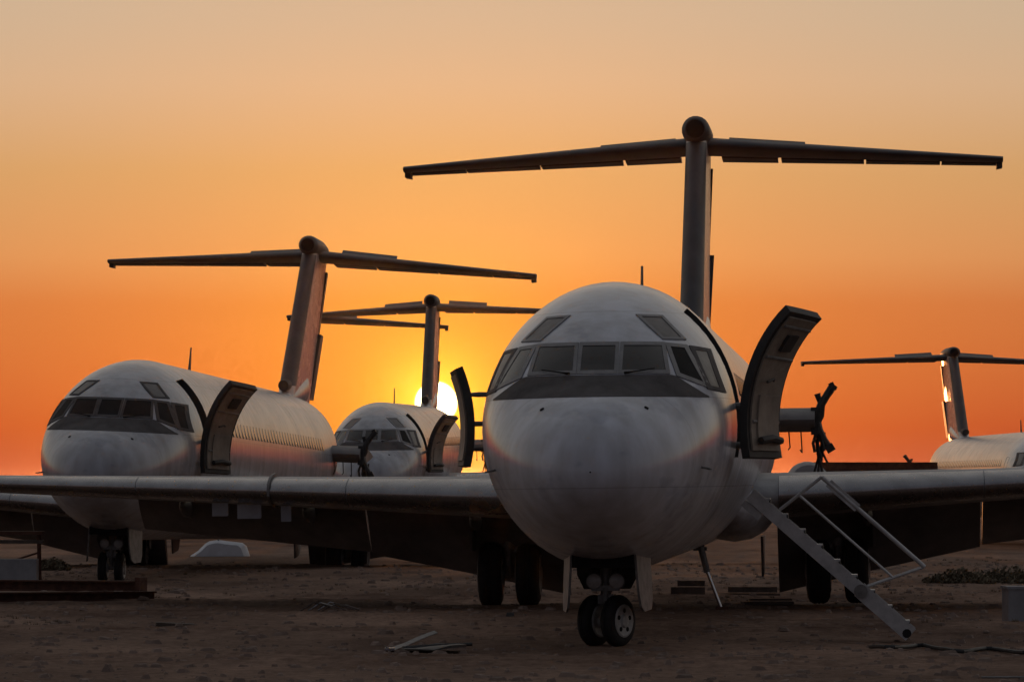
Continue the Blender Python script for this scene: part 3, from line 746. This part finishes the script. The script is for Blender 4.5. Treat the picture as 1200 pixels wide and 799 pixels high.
def airstair(root):
    top = Vector((1.8, 5.43, 1.9)); bot = Vector((3.86, 5.43, .05)); W = .62
    d = (bot - top).normalized(); nup = Vector((-d.z, 0, d.x)); nup = nup if nup.z > 0 else -nup
    stp = link('airstair', MB().bar(top - nup * .14, top + d * .3 - nup * .14, W, .1, (0, 0, 1)).mesh('airstair', 'stair', False), root)
    L = (bot - top).length
    for yy in (-W / 2, W / 2):
        o = Vector((0, yy, 0))
        mb = MB().bar(top + o, top + d * (L * .70) + o, .05, .17, nup); link('stringer', mb.mesh('stringer', 'stair', False), stp)
        mb = MB().bar(top + d * (L * .68) + o * 1.06, bot + o * 1.06, .05, .2, nup); link('folding_stringer', mb.mesh('folding_stringer', 'stair', False), stp)
    for k in range(9):
        p = top + d * (L * (k + .6) / 9.2)
        mb = MB().box(p + Vector((0, 0, .05)), (.25, W - .06, .03)); st_ = link('step', mb.mesh('step', 'stair', False), stp)
        mb = MB().box(p + Vector((.12, 0, .0)), (.02, W - .06, .1)); link('riser', mb.mesh('riser', 'grip', False), stp)
    for yy, lead in ((-W / 2, .62), (W / 2, .62)):
        o = Vector((0, yy, 0))
        a0 = top + d * .42 + nup * .10 + o; a1 = top + nup * .78 + d * .55 + o; a2 = top + d * (L * .84) + nup * .78 + o; a3 = top + d * (L * .70) + nup * .1 + o
        link('handrail', MB().tube([a1, a2], .028, 10).mesh('handrail', 'stair'), stp)
        link('handrail_post', MB().tube([a0, a1], .02, 8).mesh('handrail_post', 'stair'), stp)
        link('handrail_post', MB().tube([a2, a3], .016, 8).mesh('handrail_post', 'stair'), stp)
        m1 = a0 * .55 + a1 * .45; m2 = a3 * .55 + a2 * .45
        link('mid_rail', MB().tube([m1, m2], .014, 8).mesh('mid_rail', 'stair'), stp)
        link('brace_plate', MB().bar(a1 + d * .12, a1 + d * .62, .03, .11, nup).mesh('brace_plate', 'stair', False), stp)
    for yy in (-W / 2 - .05, W / 2 + .05):
        q = top + d * (L * .69) + Vector((0, yy, 0)); link('fold_hinge', MB().lathe(q, (0, 1, 0), [(-.03, .09), (.03, .09), (.032, .05)], 14).mesh('fold_hinge', 'gear'), stp)
    link('stair_foot', MB().tube([bot + Vector((-.05, -.36, .02)), bot + Vector((-.05, .36, .02))], .06, 10).mesh('stair_foot', 'rubber'), stp)

YAW_A = 4.0
def origin_from_gear(px, d, yaw, z=0.0):
    X = (px - 600) / F * d; return (X - 3.3 * math.sin(R(yaw)), d - 3.3 * math.cos(R(yaw)), z)
A = airliner('nearest white T-tail jet facing the camera with lowered airstairs and open cabin door', origin_from_gear(711, 65.5, YAW_A, .0), YAW_A, roll=-.75, stairs=True, steer=30, sopen=True)
B = airliner('white T-tail jet at left, nose over the near wing, windowed side glowing warm', origin_from_gear(130, 107, 3.7, .0), 3.7, roll=2.1, pitch=-.55, paintm='white2', pdoor=207, dark=True)
C = airliner('far white jet whose tail fin stands in front of the sun', origin_from_gear(440, 172, 2.2, -.05), 2.2, roll=-.8, pitch=.55, paintm='white2', cut_wing=7.0)
D = airliner('farthest jet, mostly hidden, with only one tailplane half showing behind the left fin', origin_from_gear(255, 186, 2.2, .38), 2.2, roll=1.0, paintm='white2', no_left_tail=True, cut_wing=7.0)
E = airliner('white jet at the right edge sitting low behind the near wing', (18.15, 168, 0), -.9, roll=.3, paintm='white', cut_wing=7.0, rudder=1)
E.scale = (.95, .95, .8)

# hanging strut below the near aircraft
def strut(mb):
    mb.tube([(.6, 20.9, 1.12), (.72, 20.9, .62)], .055, 10); mb.box((.58, 20.9, 1.12), (.2, .2, .16)); mb.tube([(.5, 20.9, 1.0), (.72, 20.9, 1.0)], .03, 8)
hs = part('strut', 'support_strut', A, strut, 'gear')
part('strut2', 'strut_piston', hs, lambda mb: mb.tube([(.72, 20.9, .64), (.93, 20.9, .06)], .03, 10), 'chrome')
part('strut3', 'strut_foot', hs, lambda mb: mb.box((.95, 20.9, .04), (.2, .12, .05)), 'rust')

# ------------------------------------------------------------------ things on the ground
def thing(name, label, cat, loc, rotz=0.0, group=None):
    o = bpy.data.objects.new(name, None); col.objects.link(o); o.location = loc; o.rotation_euler = (0, 0, rotz); o.empty_display_size = .3
    return tag(o, label, cat, group)
def pc(name, parent, mat, fn, smooth=False):
    mb = MB(); fn(mb); return link(name, mb.mesh(name, mat, smooth), parent)

# work stand at the left edge
x, y = gp(14, 683)
t = thing('work_stand', 'rusty steel work stand at the left edge beside a nose wheel', 'stand', (x, y, gz(x, y)), .05)
for zz, nm, mt in ((1.02, 'top_frame', 'rust'), (.84, 'shelf', 'wood')):
    pc(nm, t, mt, lambda mb: mb.box((0, 0, zz), (1.3, .7, .07)))
for sx in (-.6, .55):
    for sy in (-.3, .3): pc('leg', t, 'rust', lambda mb: mb.tube([(sx, sy, 1.0), (sx * 1.03, sy, -.02)], .03, 8), True)
pc('brace', t, 'rust', lambda mb: mb.tube([(-.6, -.3, .25), (.55, -.3, .62)], .02, 8), True)
x, y = gp(22, 684)
o = tag(pc('storage_box', None, 'box', lambda mb: (mb.box((0, 0, .25), (.78, .5, .5)))), 'plain grey metal box on the dirt under the work stand', 'box'); o.location = (x, y - .1, gz(x, y))
# long scrap beams
def ibeam(name, label, p0, p1, h, w, mat, bracket=True):
    a = Vector((*p0, gz(*p0))); b_ = Vector((*p1, gz(*p1))); L = (b_ - a).length
    t = thing(name, label, 'beam', a, math.atan2(b_.y - a.y, b_.x - a.x), 'scrap beams lying on the dirt')
    pc('flange', t, mat, lambda mb: mb.box((L / 2, 0, .02), (L, w, .03)))
    pc('flange', t, mat, lambda mb: mb.box((L / 2, 0, h), (L, w, .03)))
    pc('web', t, mat, lambda mb: mb.box((L / 2, 0, h / 2 + .01), (L - .04, .03, h - .03)))
    if bracket: pc('end_bracket', t, mat, lambda mb: mb.box((L - .05, 0, h * .75), (.1, w * 1.4, h * 1.3)))
    return t
ibeam('scrap_beam', 'long rusty beam lying nearest along the lower left edge', gp(-60, 706), gp(182, 704), .16, .2, 'rust', False)
ibeam('scrap_beam', 'rusty beam with an upturned end bracket behind the nearest scrap beam', gp(-40, 692), gp(168, 694), .2, .22, 'rust')
# white sheet
x, y = gp(258, 651)
t = thing('folded_panel', 'crumpled white sheet propped on the dirt beyond the left wing flap', 'sheet', (x, y, gz(x, y)))
def sheet(mb):
    rs = random.Random(5); fr, bk = [], []
    prof = [(-.86, .0), (-.62, .16), (-.42, .36), (-.3, .42), (-.05, .46), (.2, .43), (.45, .40), (.62, .38), (.74, .3), (.84, .0)]
    mb.loft([[Vector((px * k2, yy + rs.uniform(-.03, .03), pz * k2 + rs.uniform(0, .02) - .01)) for px, pz in prof] for yy, k2 in ((-.55, .82), (-.35, .97), (0, 1), (.35, .96), (.5, .8))])
pc('sheet_cover', t, 'sheet', sheet, True)
pc('tie_strap', t, 'cable', lambda mb: mb.tube([(.0, -.38, .0), (-.02, -.36, .3), (-.04, -.3, .47), (-.04, .3, .47)], .016, 6), True)
# foreground scrap strip and plate
x, y = gp(452, 764)
t = thing('scrap_strip', 'bent pale metal strip lying on the foreground dirt', 'scrap', (x, y, gz(x, y) + .01), 0)
def strip(mb):
    pts = [(-.02, 0, .06), (.03, .0, .0), (.1, .4, .03), (.2, .9, .05), (.34, 1.5, .10), (.46, 1.9, .14), (.56, 2.1, .17)]
    fr = [[Vector((px, py, pz + .012)) for px, py, pz in pts], [Vector((px + .05, py - .1, pz - .012)) for px, py, pz in pts]]
    mb.slab(fr, [[v - Vector((0, 0, .01)) for v in r] for r in fr])
pc('metal_strip', t, 'gear', strip)
pc('rivet_flange', t, 'alu', lambda mb: mb.box((.05, -.05, .02), (.12, .25, .03)))
x, y = gp(510, 764)
t = thing('scrap_plate', 'flat dark scrap plate on the dirt beside the pale strip', 'scrap', (x, y, gz(x, y) + .01))
def plate(mb):
    rs = random.Random(9); n = 12; ring = [(.42 * math.cos(2 * math.pi * k / n) * rs.uniform(.75, 1.1), .5 * math.sin(2 * math.pi * k / n) * rs.uniform(.7, 1.1)) for k in range(n)]
    mb.loft([[(a, b_, .015 + .03 * (a > 0)) for a, b_ in ring], [(a, b_, .03 + .05 * (a > 0)) for a, b_ in ring]])
pc('plate', t, 'rim', plate); pc('plate_flange', t, 'rim', lambda mb: mb.tube([(-.4, .1, .03), (.1, .25, .06), (.45, .3, .07)], .025, 6), True)
# twigs of wire further back
for k, (px, py, lab) in enumerate(((365, 716, 'tangle of pale wire on the dirt left of the main wheels'), (205, 735, 'dark flat board lying in the left foreground dirt'), (598, 722, 'small dark offcut on the dirt just below the main wheels'))):
    x, y = gp(px, py)
    if k == 0:
        t = thing('wire_scrap', lab, 'wire', (x, y, gz(x, y))); rs = random.Random(2)
        for q in range(5):
            a = Vector((rs.uniform(-.45, .2), rs.uniform(-.5, .5), .02))
            pc('wire', t, 'alu' if q < 3 else 'wood', lambda mb: mb.tube([a, a + Vector((.2, .1, .10 + .05 * rs.random())), a + Vector((.4, rs.uniform(-.2, .3), .08)), a + Vector((.6, 0, .01))], .012, 6), True)
    elif k == 1:
        o = tag(pc('loose_board', None, 'wood', lambda mb: mb.box((0, 0, .03), (.55, .3, .05))), lab, 'board'); o.location = (x, y, gz(x, y)); o.rotation_euler = (.02, .05, .1)
    else:
        o = tag(pc('offcut', None, 'rim', lambda mb: mb.box((0, 0, .03), (.14, .2, .06), None, .2)), lab, 'scrap'); o.location = (x, y, gz(x, y))
# cable on the right foreground
x0, y0 = gp(1020, 760)
def cable(mb):
    pts = []
    for k in range(26):
        px = 1020 + 9 * k; py = 761 + 2.5 * math.sin(k * .7) + .28 * k; a, b_ = gp(px, py); pts.append((a - x0, b_ - y0, max(gz(a, b_), gz(a, b_ - .4), gz(a, b_ - .8)) - gz(x0, y0) + .03))
    mb.tube(pts, .026, 8)
o = tag(pc('hose', None, 'cable', cable, True), 'black hose snaking over the dirt at the foot of the stairs', 'hose'); o.location = (x0, y0, gz(x0, y0))
x0, y0 = gp(1150, 795)
o = tag(pc('pipe', None, 'gear', lambda mb: mb.tube([(0, 0, .03), (.5, .05, .03), (1.0, .15, .04)], .012, 8), True), 'thin grey pipe in the lower right corner', 'pipe'); o.location = (x0, y0, gz(x0, y0))
# grey cabinet at the right edge
x, y = gp(1200, 730)
t = thing('cabinet', 'grey metal cabinet standing on the dirt at the right edge', 'cabinet', (x, y, gz(x, y) - .02), .1)
pc('body', t, 'box', lambda mb: mb.box((0, 0, .29), (.56, .5, .54))); pc('lid', t, 'box', lambda mb: mb.box((0, 0, .58), (.6, .54, .04))); pc('latch', t, 'rim', lambda mb: mb.box((.05, -.27, .5), (.06, .03, .08)))
pc('foot', t, 'rim', lambda mb: mb.box((-.2, 0, .01), (.08, .4, .06))); pc('foot', t, 'rim', lambda mb: mb.box((.2, 0, .01), (.08, .4, .06)))
# timber baulks under the right wing
for px0, px1, py, lab in ((786, 826, 699, 'short dark timber baulk near the hanging belly strut'), (842, 914, 699, 'dark timber baulk lying left of the right main wheels'), (868, 930, 709, 'thin dark plank in front of the right main wheels')):
    x, y = gp((px0 + px1) / 2, py); L = (px1 - px0) / F * y
    t = thing('timber_baulk', lab, 'timber', (x, y, gz(x, y)), random.uniform(-.06, .06), 'timbers under the near aircraft'); hh = .14 if py < 705 else .05
    pc('plank', t, 'wood', lambda mb: mb.box((0, 0, hh / 2), (L, .3, hh))); pc('plank', t, 'wood', lambda mb: mb.box((.06, .04, hh * 1.4 + .01), (L * .8, .22, hh * .7)))
# dark trailer beyond the right wing
x, y = (1015 - 600) / F * 150, 150.
t = thing('flatbed_trailer', 'long low dark trailer on the horizon beyond the right wing', 'trailer', (x, y, gz(x, y)))
pc('load_body', t, 'rust', lambda mb: mb.box((.12, 0, 1.85), (3.75, 2.0, 1.6))); pc('chassis', t, 'rim', lambda mb: mb.box((0, 0, .95), (4.4, .9, .2)))
pc('roof_edge', t, 'rust', lambda mb: mb.box((.6, 0, 2.62), (2.4, 2.06, .06)))
for sx in (-1.3, 1.1, 1.6):
    tm, hm = MB(), MB(); wheel(tm, hm, (sx, -.85, .46), (0, 1, 0), .46, .28); w_ = link('tyre', tm.mesh('tyre', 'rubber'), t); link('wheel_hub', hm.mesh('wheel_hub', 'hub'), w_)
x, y = (946 - 600) / F * 146, 146.
t = thing('engine_cowl', 'round topped grey engine cowl standing left of the dark trailer', 'cowl', (x, y, gz(x, y)))
pc('cowl_shell', t, 'box', lambda mb: mb.loft([[Vector((math.cos(a) * r * .62, yy, 2.02 + math.sin(a) * r * .62)) for a in [2 * math.pi * k / 22 for k in range(22)]] for yy, r in ((-.9, .7), (-.86, .86), (-.6, .98), (0, 1.02), (.8, .95), (1.1, .8))]), True)
pc('cradle', t, 'rust', lambda mb: mb.box((0, 0, .75), (.9, 1.4, 1.5), None, .2))

# scrub at the right
def scrub(px, py, wid, hgt, lab, seed):
    x, y = gp(px, py); t = thing('scrub_bush', lab, 'bush', (x, y, gz(x, y)), 0, 'dry desert scrub'); rs = random.Random(seed)
    def leaves(mb):
        for k in range(1500):
            a = rs.uniform(0, 6.283); r = math.sqrt(rs.random()); u = rs.random() ** .8
            c = Vector((math.cos(a) * r * wid / 2, math.sin(a) * r * wid * .35, u * hgt * (1 - r * r * .75) * (.7 + .5 * math.sin(a * 3 + seed) ** 2)))
            n = Vector((rs.uniform(-1, 1), rs.uniform(-1, 1), rs.uniform(-.3, 1))).normalized(); p = n.orthogonal().normalized(); q = n.cross(p); sz = rs.uniform(.015, .035)
            mb.add([c - p * sz * 1.8, c + q * sz, c + p * sz * 1.8, c - q * sz], [(0, 1, 2, 3)])
    def stems(mb):
        for k in range(26):
            a = rs.uniform(0, 6.283); r = rs.random(); mb.tube([(math.cos(a) * r * wid * .25, math.sin(a) * r * wid * .15, -.02), (math.cos(a) * r * wid * .5, math.sin(a) * r * wid * .33, hgt * rs.uniform(.5, 1.0) * (1 - .5 * r))], [.012, .004], 5)
    f = pc('crown', t, 'leaf', leaves); f['kind'] = 'stuff'
    g = pc('stems', t, 'stem', stems, True); g['kind'] = 'stuff'
for a in ((1125, 684, 1.5, .26, 'low dry scrub clump under the right wing, left of two', 1), (1180, 682, 1.7, .32, 'low dry scrub clump closest to the grey cabinet', 2), (60, 668, .9, .25, 'small scrub clump behind the scrap beams', 3)): scrub(*a)

# stones and dry tufts nobody could count
rs = np.random.RandomState(11)
def stones(n, y0, y1, s0, s1):
    vs, fs = [], []
    for k in range(n):
        y = y0 + (y1 - y0) * rs.rand() ** 1.3; x = rs.uniform(-.104, .104) * y * 1.1; s_ = s0 + (s1 - s0) * rs.rand() ** 3
        z = gz(x, y); o = len(vs); w_ = s_ * rs.uniform(.8, 2.0)
        a = rs.rand() * 6.28
        ring = [(math.cos(a + 1.2566 * j) * w_ * rs.uniform(.7, 1.2), math.sin(a + 1.2566 * j) * s_ * rs.uniform(.7, 1.2)) for j in range(5)]
        for (p, q_) in ring: vs.append((x + p, y + q_, z - s_ * .2))
        for (p, q_) in ring: vs.append((x + p * .6, y + q_ * .6, z + s_ * rs.uniform(.35, .7)))
        for j in range(5): fs.append((o + j, o + (j + 1) % 5, o + 5 + (j + 1) % 5, o + 5 + j))
        fs.append(tuple(o + 5 + j for j in range(5)))
    me = bpy.data.meshes.new('gravel'); me.from_pydata(vs, [], fs); me.materials.append(M['stone']); return me
tag(link('gravel', stones(5500, 50, 130, .01, .085)), 'loose stones scattered over the packed desert dirt', 'gravel', kind='stuff')
def tufts(n):
    vs, fs = [], []
    for k in range(n):
        y = 52 + 90 * rs.rand(); x = rs.uniform(-.104, .104) * y * 1.1
        if vnoise(np.array(x * .25), np.array(y * .12), 8) < .08: continue
        z = gz(x, y)
        for b_ in range(16):
            a = rs.rand() * 6.28; L = rs.uniform(.015, .06); w_ = .005; dx, dy = math.cos(a) * L * .7, math.sin(a) * L * .7; o = len(vs)
            x2 = x + rs.uniform(-.05, .05); vs += [(x2 - w_, y, z - .01), (x2 + w_, y, z - .01), (x2 + dx * .6, y + dy, z + L)]; fs.append((o, o + 1, o + 2))
    me = bpy.data.meshes.new('dry_grass'); me.from_pydata(vs, [], fs); me.materials.append(M['stem']); return me
tag(link('dry_grass', tufts(1500)), 'sparse dry grass tufts growing out of the dirt', 'grass', kind='stuff')

# ------------------------------------------------------------------ dust haze, added to imitate veiling glare towards the sun
hb = MB().box((0, 1000, 4.3), (7200, 7200, 11.6)); hm = bpy.data.materials.new('added_glare_haze'); hm.use_nodes = True
hn = hm.node_tree; hn.nodes.remove(hn.nodes['Principled BSDF']); pv = N(hn, 'ShaderNodeVolumePrincipled')
pv.inputs['Color'].default_value = (.95, .82, .75, 1); pv.inputs['Density'].default_value = 1.8e-5; pv.inputs['Anisotropy'].default_value = .94
lk(hn, pv.outputs[0], hn.nodes['Material Output'].inputs['Volume']); M['haze'] = hm
tag(link('haze', hb.mesh('haze', 'haze', False)), 'thin warm dust haze added to imitate sun glare over the airfield', 'haze', kind='stuff')
